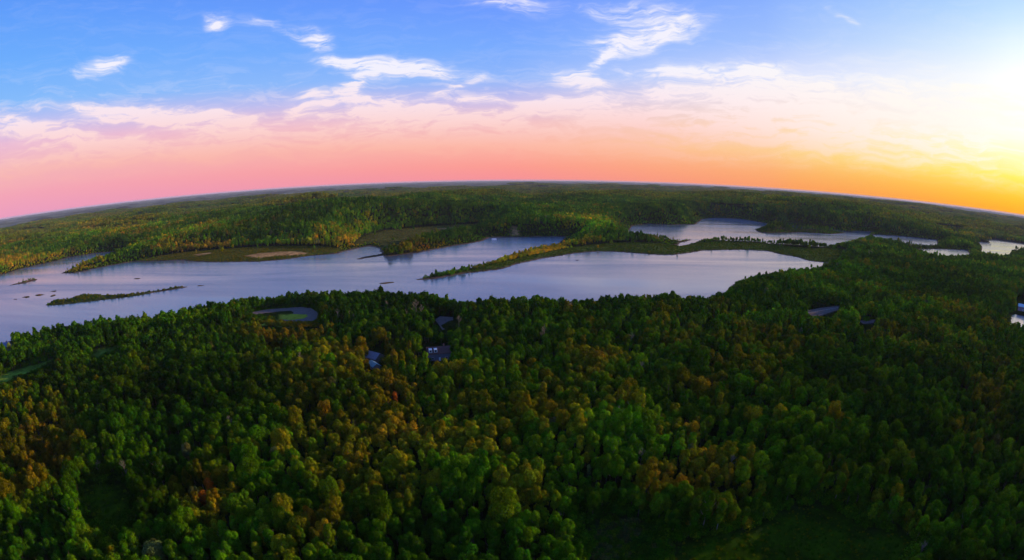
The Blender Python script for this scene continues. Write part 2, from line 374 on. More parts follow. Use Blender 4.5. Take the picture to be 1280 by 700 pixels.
ASPH = plain('asphalt', (.17, .135, .11), .95, .25, .5, 0); LINE = plain('road_paint', (.6, .6, .55), .8, .1)
def sheet(name, poly, mat, lift=.06):
    me = bpy.data.meshes.new(name); n = len(poly); z = terrain(poly[:, 0], poly[:, 1]); cz = float(np.median(z)) + lift + .25
    me.from_pydata([(p[0], p[1], cz) for p in poly] + [(p[0], p[1], cz - 2) for p in poly], [], [list(range(n))] + [[i, (i + 1) % n, (i + 1) % n + n, i + n][::-1] for i in range(n)])
    me.materials.append(mat); return tag(link(name, me), kind='structure'), cz
_, lz = sheet('car_park', LOTP, ASPH)
sheet('verge', ISLE, plain('verge_grass', (.30, .33, .03), .95, .3, .4, 0), .18)
sheet('road', ROADC, ASPH); sheet('road', ROADD, ASPH)
_, rz_ = sheet('road', ROADB, ASPH)
_c = P('1010,392 1030,388.5 1052,384.6', 4)
for k in range(2):
    p, q = _c[k], _c[k + 1]; d = (q - p) / np.linalg.norm(q - p); nn = np.array([-d[1], d[0]])
    me = polymesh('road_marking', [[(*(p + nn * w), rz_ + .01) for w in (-.12, .12)] + [(*(q + nn * w), rz_ + .01) for w in (.12, -.12)]], LINE)
    tag(link('road_marking', me), kind='structure')

# ------------------------------------------------------------------ buildings
def house(name, px, py, yaw, L, W, hw, hr, wallc, roofc, label, cat='house', zoff=0, dormer=False, chimney=True, rough=.7):
    gx, gy = [float(v) for v in ground_at(px, py, 5)]; gz = float(terrain(np.array([gx]), np.array([gy]))[0])
    t = tag(empty(name, (gx, gy, gz + zoff), yaw), label, cat)
    wm = plain(name + '_wall', wallc, .85, .12); rm = plain(name + '_roof', roofc, rough, .15, 1.2); gm = plain('window_glass', (.03, .04, .05), .15, .1, 1, .5); fm = plain('white_trim', (.7, .7, .68), .6, .05)
    fs = boxf(-L / 2, L / 2, -W / 2, W / 2, -1.0, hw)
    for s in (-1, 1): fs.append([(s * L / 2, -W / 2, hw), (s * L / 2, W / 2, hw), (s * L / 2, 0, hw + hr - .05)])
    link('wall', polymesh('wall', fs, wm), t)
    e, th = .55, .16; fs = []
    for s in (-1, 1):
        y1 = s * (W / 2 + e); z1 = hw - e * hr / (W / 2)
        a_ = [(-L / 2 - e, y1, z1), (L / 2 + e, y1, z1), (L / 2 + e, 0, hw + hr), (-L / 2 - e, 0, hw + hr)]; b_ = [(x, y, z + th) for x, y, z in a_]
        fs += [a_, b_] + [[a_[i], a_[(i + 1) % 4], b_[(i + 1) % 4], b_[i]] for i in range(4)]
    r = link('roof', polymesh('roof', fs, rm), t)
    if chimney: link('chimney', polymesh('chimney', boxf(L * .2, L * .2 + .8, .3, 1.1, hw + hr * .4, hw + hr + 1.1), plain('chimney_brick', (.25, .12, .09), .9, .2)), r)
    for s in (-1, 1):
        for k in range(3):
            x = (k - 1) * L * .3
            if s == -1 and k == 1:
                d = link('door', polymesh('door', boxf(x - .5, x + .5, -W / 2 - .06, -W / 2 - .003, 0, 2.1), fm), t); continue
            y0 = s * (W / 2 + .03); w_ = link('window', polymesh('window', boxf(x - .7, x + .7, min(y0, y0 + s * .06), max(y0, y0 + s * .06), 1.0, 2.2), fm), t)
            link('pane', polymesh('pane', boxf(x - .6, x + .6, min(y0 + s * .065, y0 + s * .08), max(y0 + s * .065, y0 + s * .08), 1.1, 2.1), gm), w_)
    if dormer:
        for x in (-L * .38, -L * .16):
            dm = link('dormer', polymesh('dormer', boxf(x - .9, x + .9, -W / 2 + .4, -.6, hw + .4, hw + hr * .85), fm), t)
            link('window', polymesh('window', boxf(x - .55, x + .55, -W / 2 + .33, -W / 2 + .39, hw + .7, hw + hr * .7), gm), dm)
    return t
house('house', 549, 450, .25, 13, 8, 4.6, 2.6, (.15, .14, .17), (.10, .045, .035), 'bluish house with dark red-brown gabled roof in a gap of the wood', dormer=True)
house('house', 468, 452, -.5, 9, 7, 3.8, 2.4, (.14, .13, .12), (.20, .20, .23), 'small house with slate blue roof, left of the dark-roofed house', chimney=False)
house('shed', 468, 462, -.9, 7, 4, 2.6, 1.3, (.2, .2, .19), (.22, .38, .36), 'shed with pale teal metal roof in front of the slate-roofed house', 'shed', chimney=False)
house('house', 1279, 385, -1.0, 13, 9, 4.5, 2.4, (.30, .22, .28), (.42, .60, .66), 'house with pale cyan roof at the right edge above the bright pond')
house('house', 6, 436, .6, 12, 8, 4.0, 2.4, (.3, .33, .4), (.16, .20, .34), 'waterside house with blue roof at the left edge below the river')
house('barn', 1209, 342, .7, 13, 9, 3.6, 2.2, (.4, .38, .36), (.36, .34, .38), 'grey barn roof standing far off in the wood below the right-hand river bend', 'barn', chimney=False)
house('boathouse', 617.5, 296.2, .2, 7, 5, 3.0, 1.8, (.78, .78, .76), (.7, .7, .7), 'tiny white boathouse on the far bank at the head of the narrow channel', 'boathouse', chimney=False)
def boat(px, py):
    gx, gy = [float(v) for v in ground_at(px, py, 0)]
    t = tag(empty('rowing_boat', (gx, gy, -.1), .4), 'small dark rowing boat alone on the lake by the reedy peninsula', 'boat')
    st = [(-2.0, .55, .5), (-1.2, .75, .52), (0, .8, .5), (1.2, .6, .58), (2.1, .04, .75)]; fs = []
    for (x0, w0, h0), (x1, w1, h1) in zip(st, st[1:]):
        for s in (-1, 1):
            fs += [[(x0, 0, 0), (x1, 0, 0), (x1, s * w1 * .7, .12), (x0, s * w0 * .7, .12)], [(x0, s * w0 * .7, .12), (x1, s * w1 * .7, .12), (x1, s * w1, h1), (x0, s * w0, h0)]]
    fs.append([(-2.0, -.55, .5), (-2.0, -.38, .12), (-2.0, .38, .12), (-2.0, .55, .5)])
    m = plain('boat_paint', (.03, .03, .05), .5, .1)
    link('hull', polymesh('hull', fs, m), t)
    for x in (-.9, .5): link('seat', polymesh('seat', boxf(x - .15, x + .15, -.66, .66, .36, .40), plain('boat_wood', (.2, .13, .07), .7)), t)
boat(721.5, 325.3)

# ------------------------------------------------------------------ plant the wood
CLEAR = [LOT, '303,398 352,404 400,404 400,407 352,408', MEADOW_PX, GAP_PX, '736,652 800,645 845,680 840,720 736,720', '-5,470 38,458 66,451 68,456 38,467 -5,481',
         '116,443 146,432 149,437 122,448', '1011,389 1024,385 1048,383 1042,391 1021,396', '545,396 566,396 564,410 552,410', '529,430 560,431 560,446 545,446 541,438 529,436',
         '463,437 474,437 474,458 464,458', '1264,392 1280,394 1280,403 1262,397', '1272,371 1281,371 1281,384 1272,384', '0,417 14,417 14,428 0,430', '1204,335 1215,335 1215,342 1204,342',
         '1076,403 1092,402 1092,406 1076,406']
def scatter(sp, r0, r1, azmax=82):
    g = np.arange(-r1, r1, sp); x, y = np.meshgrid(g, np.arange(-r1 * .15, r1, sp)); x = x + (np.arange(x.shape[0]) % 2)[:, None] * sp * .5
    x = (x + RNG.uniform(-.38, .38, x.shape) * sp).ravel(); y = (y + RNG.uniform(-.38, .38, y.shape) * sp).ravel()
    D = np.hypot(x, y); az = np.degrees(np.abs(np.arctan2(x, y)))
    k = (D >= r0) & (D < r1) & (az < azmax); return x[k], y[k]
pal = {'deep': (.022, .080, .002), 'green': (.046, .128, .002), 'fresh': (.086, .165, .003), 'olive': (.145, .152, .004), 'gold': (.23, .165, .006), 'orange': (.31, .150, .007), 'rust': (.38, .10, .009), 'pale': (.10, .125, .03)}
PK = list(pal); PV = np.array([pal[k] for k in PK])
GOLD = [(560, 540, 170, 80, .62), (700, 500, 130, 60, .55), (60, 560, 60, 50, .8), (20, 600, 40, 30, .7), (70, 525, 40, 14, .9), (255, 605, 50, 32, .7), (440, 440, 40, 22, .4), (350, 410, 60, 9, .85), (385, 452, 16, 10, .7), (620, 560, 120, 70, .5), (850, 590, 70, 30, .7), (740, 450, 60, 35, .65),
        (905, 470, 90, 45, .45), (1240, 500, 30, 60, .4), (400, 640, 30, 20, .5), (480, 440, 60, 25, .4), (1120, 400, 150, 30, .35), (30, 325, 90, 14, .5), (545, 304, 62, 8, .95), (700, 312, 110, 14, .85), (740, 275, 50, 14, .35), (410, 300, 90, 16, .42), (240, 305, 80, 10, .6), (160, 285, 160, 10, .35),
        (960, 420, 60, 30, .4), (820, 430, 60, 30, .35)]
def tints(x, y, z):
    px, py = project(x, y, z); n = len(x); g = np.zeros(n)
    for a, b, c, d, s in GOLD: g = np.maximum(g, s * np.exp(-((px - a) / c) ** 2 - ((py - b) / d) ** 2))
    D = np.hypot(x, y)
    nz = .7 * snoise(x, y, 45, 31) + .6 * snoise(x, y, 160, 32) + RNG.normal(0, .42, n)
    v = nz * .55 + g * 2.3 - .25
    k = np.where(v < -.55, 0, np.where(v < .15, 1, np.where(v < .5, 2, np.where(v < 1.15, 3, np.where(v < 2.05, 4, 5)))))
    u = RNG.random(n); k[(u < .003)] = 7; k[(np.hypot(px - 258, py - 601) < 9) | (np.hypot(px - 496, py - 489) < 6)] = 6
    br = np.exp(.22 * snoise(x, y, 70, 33) + .20 * snoise(x, y, 240, 34))[:, None] * (1 + .5 * sstep(350, 1000, D) + .7 * g * (D > 500))[:, None]  # distant tints brightened, gold ones most: sunlit fronts put into leaf colour
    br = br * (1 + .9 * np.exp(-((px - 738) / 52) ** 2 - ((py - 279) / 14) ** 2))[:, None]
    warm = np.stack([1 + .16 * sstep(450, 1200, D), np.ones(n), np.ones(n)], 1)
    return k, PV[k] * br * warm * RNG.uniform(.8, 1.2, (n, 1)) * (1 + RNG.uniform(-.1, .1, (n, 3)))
def plant(sp, r0, r1, edge):
    x, y = scatter(sp, r0, r1); s = -wet(x, y)
    k = s > edge; x, y, s = x[k], y[k], s[k]; z = terrain(x, y, s)
    k = np.ones(len(x), bool)
    for p in MARSH + SPITBACK:
        d = sdf(x, y, p); k &= ~((d > 0) & (RNG.random(len(x)) > .012))
    for p in TAN + [ROADB, ROADC, LOTP, P('440,329 440,320 478,314 484,317 482,322')]: k &= sdf(x, y, p) < 3
    for p in MEAD + [SCRUB]: k &= sdf(x, y, p) < 2.2
    x, y, z, s = x[k], y[k], z[k], s[k]
    return x, y, z, s
pts = []
# near wood, single trees
x, y, z, s = plant(3.75, 40, 760, 2.0)
D = np.hypot(x, y)
isl = np.zeros(len(x), bool)
for p in ISLANDS: isl |= sdf(x, y, p) > -2
k = ~isl; x, y, z, s, D = x[k], y[k], z[k], s[k], D[k]
sc = np.clip(.645 + .07 * snoise(x, y, 45, 41) + .07 * snoise(x, y, 150, 42) + RNG.normal(0, .14, len(x)), .4, 1.25)
pen = (y > 560) & (np.abs(x) < 700)
k = np.ones(len(x), bool)
for c in CLEAR:
    for f in (0, .13, .26, .4, .53, .66, .8, .92, 1.0):
        for w in (-2.2, 2.2):
            px, py = project(x + w * np.cos(np.arctan2(x, y)), y - w * np.sin(np.arctan2(x, y)), z + f * 13.5 * sc); k &= ~inpix(px, py, c)
x, y, z, s, D, sc = x[k], y[k], z[k], s[k], D[k], sc[k]
NEAR = (x, y, z, s, D, sc)
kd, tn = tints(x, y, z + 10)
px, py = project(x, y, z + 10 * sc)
inf = (px > 4) & (px < 1276) & (py > 380) & (py < 694)
d3 = np.sqrt(D ** 2 + (H - z - 10) ** 2); order = np.argsort(np.where(inf, d3 / sc, 1e9))[:300]
ind = np.zeros(len(x), bool); ind[order] = True
# the 300 nearest, each a thing of its own with a crown and a trunk
NV = 12; VK = ['round', 'tall', 'broad', 'round', 'tall', 'round', 'broad', 'round', 'tall', 'round', 'broad', 'spruce']
crowns = [crown_mesh('crown', 200 + i, VK[i], 3600, .25, LEAF_A) for i in range(NV)]
trunks = [mesh('trunk', *trunk_geo(200 + i, VK[i]), PALEBARK if VK[i] == 'tall' else BARK) for i in range(NV)]
snags = [mesh('trunk', *trunk_geo(300 + i, 'round', True), PALEBARK) for i in range(2)]
SHAPE = {'round': 'round-crowned', 'tall': 'slender tall', 'broad': 'broad-crowned', 'spruce': 'pointed conifer-like'}
CN = {'deep': 'dark green', 'green': 'green', 'fresh': 'light green', 'olive': 'olive green', 'gold': 'golden', 'orange': 'orange', 'rust': 'rust red', 'pale': 'pale grey-green'}
# notable trees stand out by colour or size; every other tree is described by the nearest of them
info = {}
r_ = np.random.default_rng(77)
for i in order:
    v = int(r_.integers(0, NV)) if r_.random() > .93 else int(r_.integers(0, NV - 1)); bare = r_.random() < .007
    info[i] = dict(v=v, bare=bare, px=float(px[i]), py=float(py[i]), c=PK[kd[i]], s=float(sc[i]))
LM = [('the dark meadow', 985, 670), ('the pale scrub clearing', 790, 665), ('the small dark clearing at left', 132, 632), ('the bottom left corner', 0, 700), ('the bottom right corner', 1280, 700),
      ('the bottom edge left of centre', 420, 700), ('the middle of the bottom edge', 640, 700), ('the right edge', 1280, 590), ('the left edge', 0, 600)]
def where(dx, dy):
    return ('right of' if dx > 0 else 'left of') if abs(dx) > abs(dy) else ('in front of' if dy > 0 else 'behind')
groups = {}
for i in order:
    q = info[i]; j = min(range(len(LM)), key=lambda j: (LM[j][1] - q['px']) ** 2 + (LM[j][2] - q['py']) ** 2)
    look = ('bare pale dead tree' if q['bare'] else f"{SHAPE[VK[q['v']]]} {CN[q['c']]} tree")
    groups.setdefault((look, where(q['px'] - LM[j][1], q['py'] - LM[j][2]) if j < 3 else '', j), []).append(i)
ORD = ['nearest', 'second nearest', 'third nearest', 'fourth nearest', 'fifth nearest', 'sixth nearest', 'seventh nearest', 'eighth nearest', 'ninth nearest', 'tenth nearest'] + ['%dth nearest' % k for k in range(11, 60)]
for (look, w, j), L in groups.items():
    L.sort(key=lambda i: (info[i]['px'] - LM[j][1]) ** 2 + (info[i]['py'] - LM[j][2]) ** 2)
    loc = LM[j][0]; edge = 'edge' in loc or 'corner' in loc
    for n_, i in enumerate(L):
        if edge: lab = f"{look} {'by' if len(L) == 1 else ORD[n_] + ' to'} {loc}"
        else: lab = f"{look}{'' if len(L) == 1 else ' ' + ORD[n_]} {w} {loc}"
        info[i]['lab'] = lab
for i in order:
    q = info[i]; bare = q['bare']
    nm = 'dead_tree' if bare else ('conifer_tree' if VK[q['v']] == 'spruce' else 'broadleaf_tree')
    t = empty(nm, (float(x[i]), float(y[i]), float(z[i])), random.uniform(0, 6.283)); t.scale = (q['s'] * random.uniform(.85, 1.15), q['s'] * random.uniform(.85, 1.15), q['s'] * random.uniform(1.0, 1.3))
    tag(t, q['lab'], 'tree', 'trees of the near wood')
    if bare: link('trunk', snags[i % 2], t); continue
    link('trunk', trunks[q['v']], t)
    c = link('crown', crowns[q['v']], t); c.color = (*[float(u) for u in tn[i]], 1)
# all the others: one wood
def add(x, y, z, sc, lo, hi, tn, pick=None):
    n = len(x); pts.append((np.stack([x, y, z], 1), (RNG.integers(lo, hi, n) if pick is None else pick), sc, tn))
o = ~ind; xo, yo, zo, so, Do, sco, tno = x[o], y[o], z[o], s[o], D[o], sc[o], tn[o]
far = (Do > 330); penm = (yo > 560) & (wet(xo, yo - 60) > -60)
sco = np.where((yo > 490) & (xo > -150) & (xo < 420), sco * .62, np.where((so < 40) & (yo < 620), sco * np.clip(.5 + .5 * so / 34, .5, 1), sco))
n = len(xo); u = RNG.random(n); base = RNG.integers(0, NK, n)
pick = np.where(far, MD0 + base, base); pick = np.where((so < 40) & np.isin(base, (3, 4, 10)), MD0 + base % 3, pick); pick = np.where((u < .012) & (snoise(xo, yo, 120, 71) > .3), NK, pick); pick = np.where((u > .012) & (u < .016) & (Do < 380), NK + 1 + (base % 2), pick)
low = (sco < .62) & (Do > 200) | ((yo > 490) & (xo > -150) & (xo < 420)); pick = np.where(low & (u < .85), BU0 + base % 6, pick)
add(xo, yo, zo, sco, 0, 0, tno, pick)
# far bank, islands and peninsula: single smaller trees
x, y, z, s = plant(6.2, 760, 1700, 1.5)
kd, tn = tints(x, y, z + 10); D = np.hypot(x, y)
sc = np.clip(RNG.normal(.92, .16, len(x)), .5, 1.3) * (.38 + .62 * sstep(4, 45, s)) * np.where((np.abs(x) < 700) & (s < 45) & (D < 1250), .66, .85)
pk_ = np.where((s < 25) & (RNG.random(len(x)) < .7), RNG.integers(BU0, PT0, len(x)), RNG.integers(MD0, BU0, len(x)))
add(x, y, z, sc, 0, 0, tn, pk_)
# island scrub
for p in ISLANDS:
    lo, hi = p.min(0), p.max(0); A = (hi - lo).prod(); m = int(min(4000, A / 9)); ix = RNG.uniform(lo[0], hi[0], m); iy = RNG.uniform(lo[1], hi[1], m)
    k = sdf(ix, iy, p) > 1.5; ix, iy = ix[k], iy[k]
    if len(ix) == 0: continue
    k = -wet(ix, iy) > .8; ix, iy = ix[k], iy[k]
    add(ix, iy, terrain(ix, iy) - .6, RNG.uniform(.10, .36, len(ix)) * (1 if p is ISLANDS[0] or p is ISLANDS[9] else .4), BU0, PT0, PV[np.where(RNG.random(len(ix)) < .5, 3, 1) if p is ISLANDS[0] or p is ISLANDS[9] else np.where(RNG.random(len(ix)) < .5, 4, 5)] * RNG.uniform(.6, 1.1, (len(ix), 1)))
# reeds and scrub on the marsh, brush in the clearings
for p, m, lo_, hi_, cl in [(MARSH[0], 9000, .06, .2, (3, 3, 4)), (MARSH[1], 14000, .06, .22, (3, 1, 2)), (SCRUB, 700, .06, .3, (7, 2, 1)), (MEAD[0], 1800, .03, .12, (0, 3, 1)), (SPITBACK[0], 3000, .06, .2, (3, 4, 1)), (MEAD[1], 60, .06, .2, (1, 1, 2))]:
    lo, hi = p.min(0), p.max(0); ix = RNG.uniform(lo[0], hi[0], m * 3); iy = RNG.uniform(lo[1], hi[1], m * 3); k = sdf(ix, iy, p) > 1; ix, iy = ix[k][:m], iy[k][:m]; k = np.ones(len(ix), bool)
    for q in TAN: k &= sdf(ix, iy, q) < 1
    ix, iy = ix[k], iy[k]
    k = -wet(ix, iy) > 1; ix, iy = ix[k], iy[k]
    add(ix, iy, terrain(ix, iy) - .4, RNG.uniform(lo_, hi_, len(ix)), BU0, PT0, PV[np.array(cl)[RNG.integers(0, 3, len(ix))]] * RNG.uniform(.6, 1.2, (len(ix), 1)))
# undergrowth round the clearings
for p in MEAD + [SCRUB, LOTP] + STRIP:
    lo, hi = p.min(0) - 14, p.max(0) + 14; m = int((hi - lo).prod() / 3.2); ix = RNG.uniform(lo[0], hi[0], m); iy = RNG.uniform(lo[1], hi[1], m); d_ = sdf(ix, iy, p); k = (d_ > -11) & (d_ < -.5)
    for q in MEAD + [LOTP, ROADC, ROADB] + STRIP: k &= sdf(ix, iy, q) < -.4
    ix, iy = ix[k], iy[k]; k = -wet(ix, iy) > 1; ix, iy = ix[k], iy[k]; iz = terrain(ix, iy); kd, tn = tints(ix, iy, iz)
    add(ix, iy, iz - .3, RNG.uniform(.2, .5, len(ix)), BU0, PT0, tn)
# far canopy
for sp, r0, r1, lo, hi, e in ((38, 1700, 4300, PT0, PB0, 20), (100, 4300, 8800, PB0, len(SRCN), 60)):
    x, y, z, s = plant(sp, r0, r1, e); k = (x > 0) | (np.hypot(x, y) < 5200 + 500 * snoise(x, y, 1500, 90)); x, y, z, s = x[k], y[k], z[k], s[k]; kd, tn = tints(x, y, z); f = sstep(.2, 1.2, .0 + .5)  
    nz = .5 + .5 * np.tanh(snoise(x, y, 500, 61) + .6 * snoise(x, y, 180, 62) + RNG.normal(0, .5, len(x)))
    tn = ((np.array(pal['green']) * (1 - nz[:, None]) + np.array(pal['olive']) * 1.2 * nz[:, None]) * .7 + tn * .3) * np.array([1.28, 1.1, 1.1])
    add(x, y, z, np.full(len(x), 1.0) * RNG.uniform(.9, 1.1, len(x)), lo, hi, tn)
    if r0 == 1700:   # bank edges between the patches
        x, y, z, s = plant(9, 1700, 2600, 2); k = s < 24; x, y, z, s = x[k], y[k], z[k], s[k]; kd, tn = tints(x, y, z)
        add(x, y, z, RNG.uniform(.6, 1.1, len(x)), MD0, BU0, tn)
co = np.concatenate([q[0] for q in pts]); pk = np.concatenate([q[1] for q in pts]); scl = np.concatenate([q[2] for q in pts]); tt = np.concatenate([q[3] for q in pts]); n = len(co)
print('wood instances', n)
me = bpy.data.meshes.new('wood'); me.vertices.add(n); me.vertices.foreach_set('co', co.astype(np.float32).ravel())
A_ = me.attributes.new('pick', 'INT', 'POINT'); A_.data.foreach_set('value', pk.astype(np.int32))
A_ = me.attributes.new('scl', 'FLOAT_VECTOR', 'POINT'); A_.data.foreach_set('vector', np.stack([scl * RNG.uniform(.85, 1.15, n), scl * RNG.uniform(.85, 1.15, n), scl * np.where(pk < BU0, RNG.uniform(.95, 1.25, n), np.where(pk >= PB0, .6, RNG.uniform(.85, 1.15, n)))], 1).astype(np.float32).ravel())
A_ = me.attributes.new('rot', 'FLOAT_VECTOR', 'POINT'); rv = np.zeros((n, 3), np.float32); rv[:, 2] = RNG.uniform(0, 6.283, n); A_.data.foreach_set('vector', rv.ravel())
A_ = me.attributes.new('tint', 'FLOAT_COLOR', 'POINT'); A_.data.foreach_set('color', np.concatenate([tt, np.ones((n, 1))], 1).astype(np.float32).ravel())
me.update(); wood = tag(link('wood', me), 'mixed green, olive and golden wood covering both banks out to the horizon', 'wood', kind='stuff')
g = bpy.data.node_groups.new('wood', 'GeometryNodeTree')
g.interface.new_socket('Geometry', in_out='INPUT', socket_type='NodeSocketGeometry'); g.interface.new_socket('Geometry', in_out='OUTPUT', socket_type='NodeSocketGeometry')
gi, go = g.nodes.new('NodeGroupInput'), g.nodes.new('NodeGroupOutput')
ip = g.nodes.new('GeometryNodeInstanceOnPoints'); ci = g.nodes.new('GeometryNodeCollectionInfo'); ci.transform_space = 'ORIGINAL'
ci.inputs['Collection'].default_value = SRC; ci.inputs['Separate Children'].default_value = True; ci.inputs['Reset Children'].default_value = True
ip.inputs['Pick Instance'].default_value = True
def na(nm, dt):
    k = g.nodes.new('GeometryNodeInputNamedAttribute'); k.data_type = dt; k.inputs['Name'].default_value = nm; return k.outputs['Attribute']
g.links.new(gi.outputs[0], ip.inputs['Points']); g.links.new(ci.outputs[0], ip.inputs['Instance']); g.links.new(na('pick', 'INT'), ip.inputs['Instance Index'])
g.links.new(na('rot', 'FLOAT_VECTOR'), ip.inputs['Rotation']); g.links.new(na('scl', 'FLOAT_VECTOR'), ip.inputs['Scale']); g.links.new(ip.outputs[0], go.inputs[0])
wood.modifiers.new('wood', 'NODES').node_group = g

# ------------------------------------------------------------------ haze
me = polymesh('haze', boxf(-42500, 42500, -42500, 42500, -4, 108), None) if False else None
me = bpy.data.meshes.new('haze'); X = 42500
me.from_pydata([(a, b, c) for a in (-X, X) for b in (-X, X) for c in (-4.5, 109)], [], [(0, 1, 3, 2), (4, 6, 7, 5), (0, 4, 5, 1), (2, 3, 7, 6), (0, 2, 6, 4), (1, 5, 7, 3)])
hm = bpy.data.materials.new('haze'); hm.use_nodes = True; nt = hm.node_tree; nt.nodes.remove(nt.nodes['Principled BSDF'])
pv = nt.nodes.new('ShaderNodeVolumePrincipled'); pv.inputs['Color'].default_value = (.72, .80, 1, 1); pv.inputs['Density'].default_value = 2.5e-5; pv.inputs['Anisotropy'].default_value = 0
nt.links.new(pv.outputs[0], nt.nodes['Material Output'].inputs['Volume']); me.materials.append(hm); tag(link('haze', me), kind='stuff')

# ------------------------------------------------------------------ sky
w = bpy.data.worlds.new('World'); bpy.context.scene.world = w; w.use_nodes = True; nt = w.node_tree; bg = nt.nodes['Background']
def lin(c): return tuple(((v / 255) / 12.92 if v / 255 < .04045 else ((v / 255 + .055) / 1.055) ** 2.4) for v in c)
tc = N(nt, 'ShaderNodeTexCoord').outputs['Generated']; nv = N(nt, 'ShaderNodeVectorMath', operation='NORMALIZE', inp={0: tc}).outputs[0]
sx = N(nt, 'ShaderNodeSeparateXYZ', inp={0: nv}).outputs
AZ = mth(nt, 'MULTIPLY', mth(nt, 'ARCTAN2', sx[0], sx[1]), 57.29578); EL = mth(nt, 'MULTIPLY', mth(nt, 'ARCSINE', sx[2]), 57.29578)
def ramp(stops, gain=1.0):
    n = N(nt, 'ShaderNodeValToRGB', inp={0: mrange(nt, EL, 0, 60)}); e = n.color_ramp.elements
    while len(e) > 1: e.remove(e[-1])
    for k, (el, c) in enumerate(stops):
        el_ = e[0] if k == 0 else e.new(min(1, el / 60)); el_.position = min(1, el / 60); el_.color = (*[v * gain for v in lin(c)], 1)
    return n.outputs[0]
TOP = [(26, (92, 140, 235)), (40, (75, 120, 215)), (60, (60, 100, 190))]
RA = ramp([(0, (236, 158, 192)), (2, (244, 164, 184)), (4.5, (246, 182, 184)), (7, (234, 186, 214)), (9, (188, 192, 242)), (11, (134, 188, 252)), (15, (110, 174, 254)), (20, (96, 158, 252))] + TOP)
RB = ramp([(0, (248, 146, 152)), (1.5, (253, 156, 146)), (4, (253, 180, 164)), (6.5, (244, 192, 198)), (9, (196, 190, 236)), (11.5, (146, 184, 252)), (15, (122, 172, 255)), (20, (108, 154, 255))] + TOP)
RC = ramp([(0, (252, 158, 98)), (2, (253, 178, 112)), (4, (254, 206, 140)), (7, (254, 219, 186)), (9.5, (247, 228, 226)), (12, (216, 224, 255)), (16, (164, 196, 255)), (21, (138, 178, 255))] + TOP)
RD = ramp([(0, (255, 166, 20)), (1.5, (255, 196, 40)), (3.5, (255, 238, 90)), (6, (255, 255, 200)), (8, (255, 255, 250)), (13, (252, 255, 255)), (16, (226, 244, 255)), (19, (194, 226, 255)), (22, (168, 210, 255))] + TOP)
c = mixc(nt, mrange(nt, AZ, -55, 0), RA, RB); c = mixc(nt, mrange(nt, AZ, 0, 32), c, RC); c = mixc(nt, mrange(nt, AZ, 29, 57), c, RD)
c = mixc(nt, mrange(nt, AZ, 80, 130), c, RB); c = mixc(nt, mrange(nt, AZ, 130, 175), c, RA)
sd = (math.sin(SUN_AZ) * math.cos(SUN_EL), math.cos(SUN_AZ) * math.cos(SUN_EL), math.sin(SUN_EL))
dp = N(nt, 'ShaderNodeVectorMath', operation='DOT_PRODUCT', inp={0: nv, 1: sd}).outputs['Value']
gl = mth(nt, 'POWER', mth(nt, 'MAXIMUM', dp, 0.0), 90.0)
c = mixc(nt, 1.0, c, mixc(nt, gl, (0, 0, 0), (.2, .16, .1)), 'ADD')
# clouds: (px, py, rx, ry, angle, weight)
CL = [(500, 87, 66, 11, 6, 1.0), (440, 78, 34, 7, 0, .7), (445, 112, 38, 9, -32, .75), (390, 128, 26, 11, -25, .8), (400, 45, 24, 13, 22, .75), (340, 32, 60, 8, 14, .35), (272, 28, 22, 9, 10, .7),
      (130, 86, 34, 12, -18, .62), (600, 127, 28, 5, 2, .85), (712, 99, 30, 9, 14, .85), (805, 46, 62, 17, -10, .8), (790, 12, 60, 12, 5, .5), (745, 72, 42, 7, -28, .6), (945, 96, 75, 14, 2, 1.0), (850, 92, 70, 7, 4, .6),
      (840, 117, 34, 7, 6, .85), (880, 130, 60, 9, 4, .6), (640, 6, 44, 10, 4, .6), (200, 143, 110, 9, 3, .9), (90, 200, 160, 8, -4, .5), (330, 168, 130, 8, 6, .6), (700, 180, 200, 8, 3, .55), (860, 150, 70, 8, 10, .7), (1000, 112, 60, 10, 4, .8), (560, 112, 40, 6, -20, .5), (300, 150, 60, 9, 10, .7), (40, 160, 60, 10, 8, .9), (490, 140, 90, 16, 6, .75), (600, 158, 120, 14, 5, .6), (690, 132, 50, 14, -12, .85), (760, 150, 110, 14, 6, .6),
      (960, 130, 120, 18, 6, .7), (1050, 150, 120, 26, 8, .6), (1190, 130, 150, 34, 8, .6), (930, 160, 160, 14, 6, .5), (150, 178, 220, 12, 4, .45), (500, 175, 260, 14, 2, .4), (1100, 190, 150, 14, 12, .35), (1060, 20, 20, 5, 30, .4), (1010, 60, 200, 20, 5, .12)]
cv = N(nt, 'ShaderNodeCombineXYZ', inp={0: AZ, 1: EL, 2: 0.0}).outputs[0]
wn = N(nt, 'ShaderNodeTexNoise', inp={'Vector': cv, 'Scale': .13, 'Detail': 3.0, 'Roughness': .55}).outputs['Color']
wv = N(nt, 'ShaderNodeVectorMath', operation='MULTIPLY_ADD', inp={0: wn, 1: (10, 3.0, 0), 2: (-5, -1.5, 0)}).outputs[0]
cw = N(nt, 'ShaderNodeVectorMath', operation='ADD', inp={0: cv, 1: wv}).outputs[0]
ax = N(nt, 'ShaderNodeSeparateXYZ', inp={0: cw}).outputs
G = None
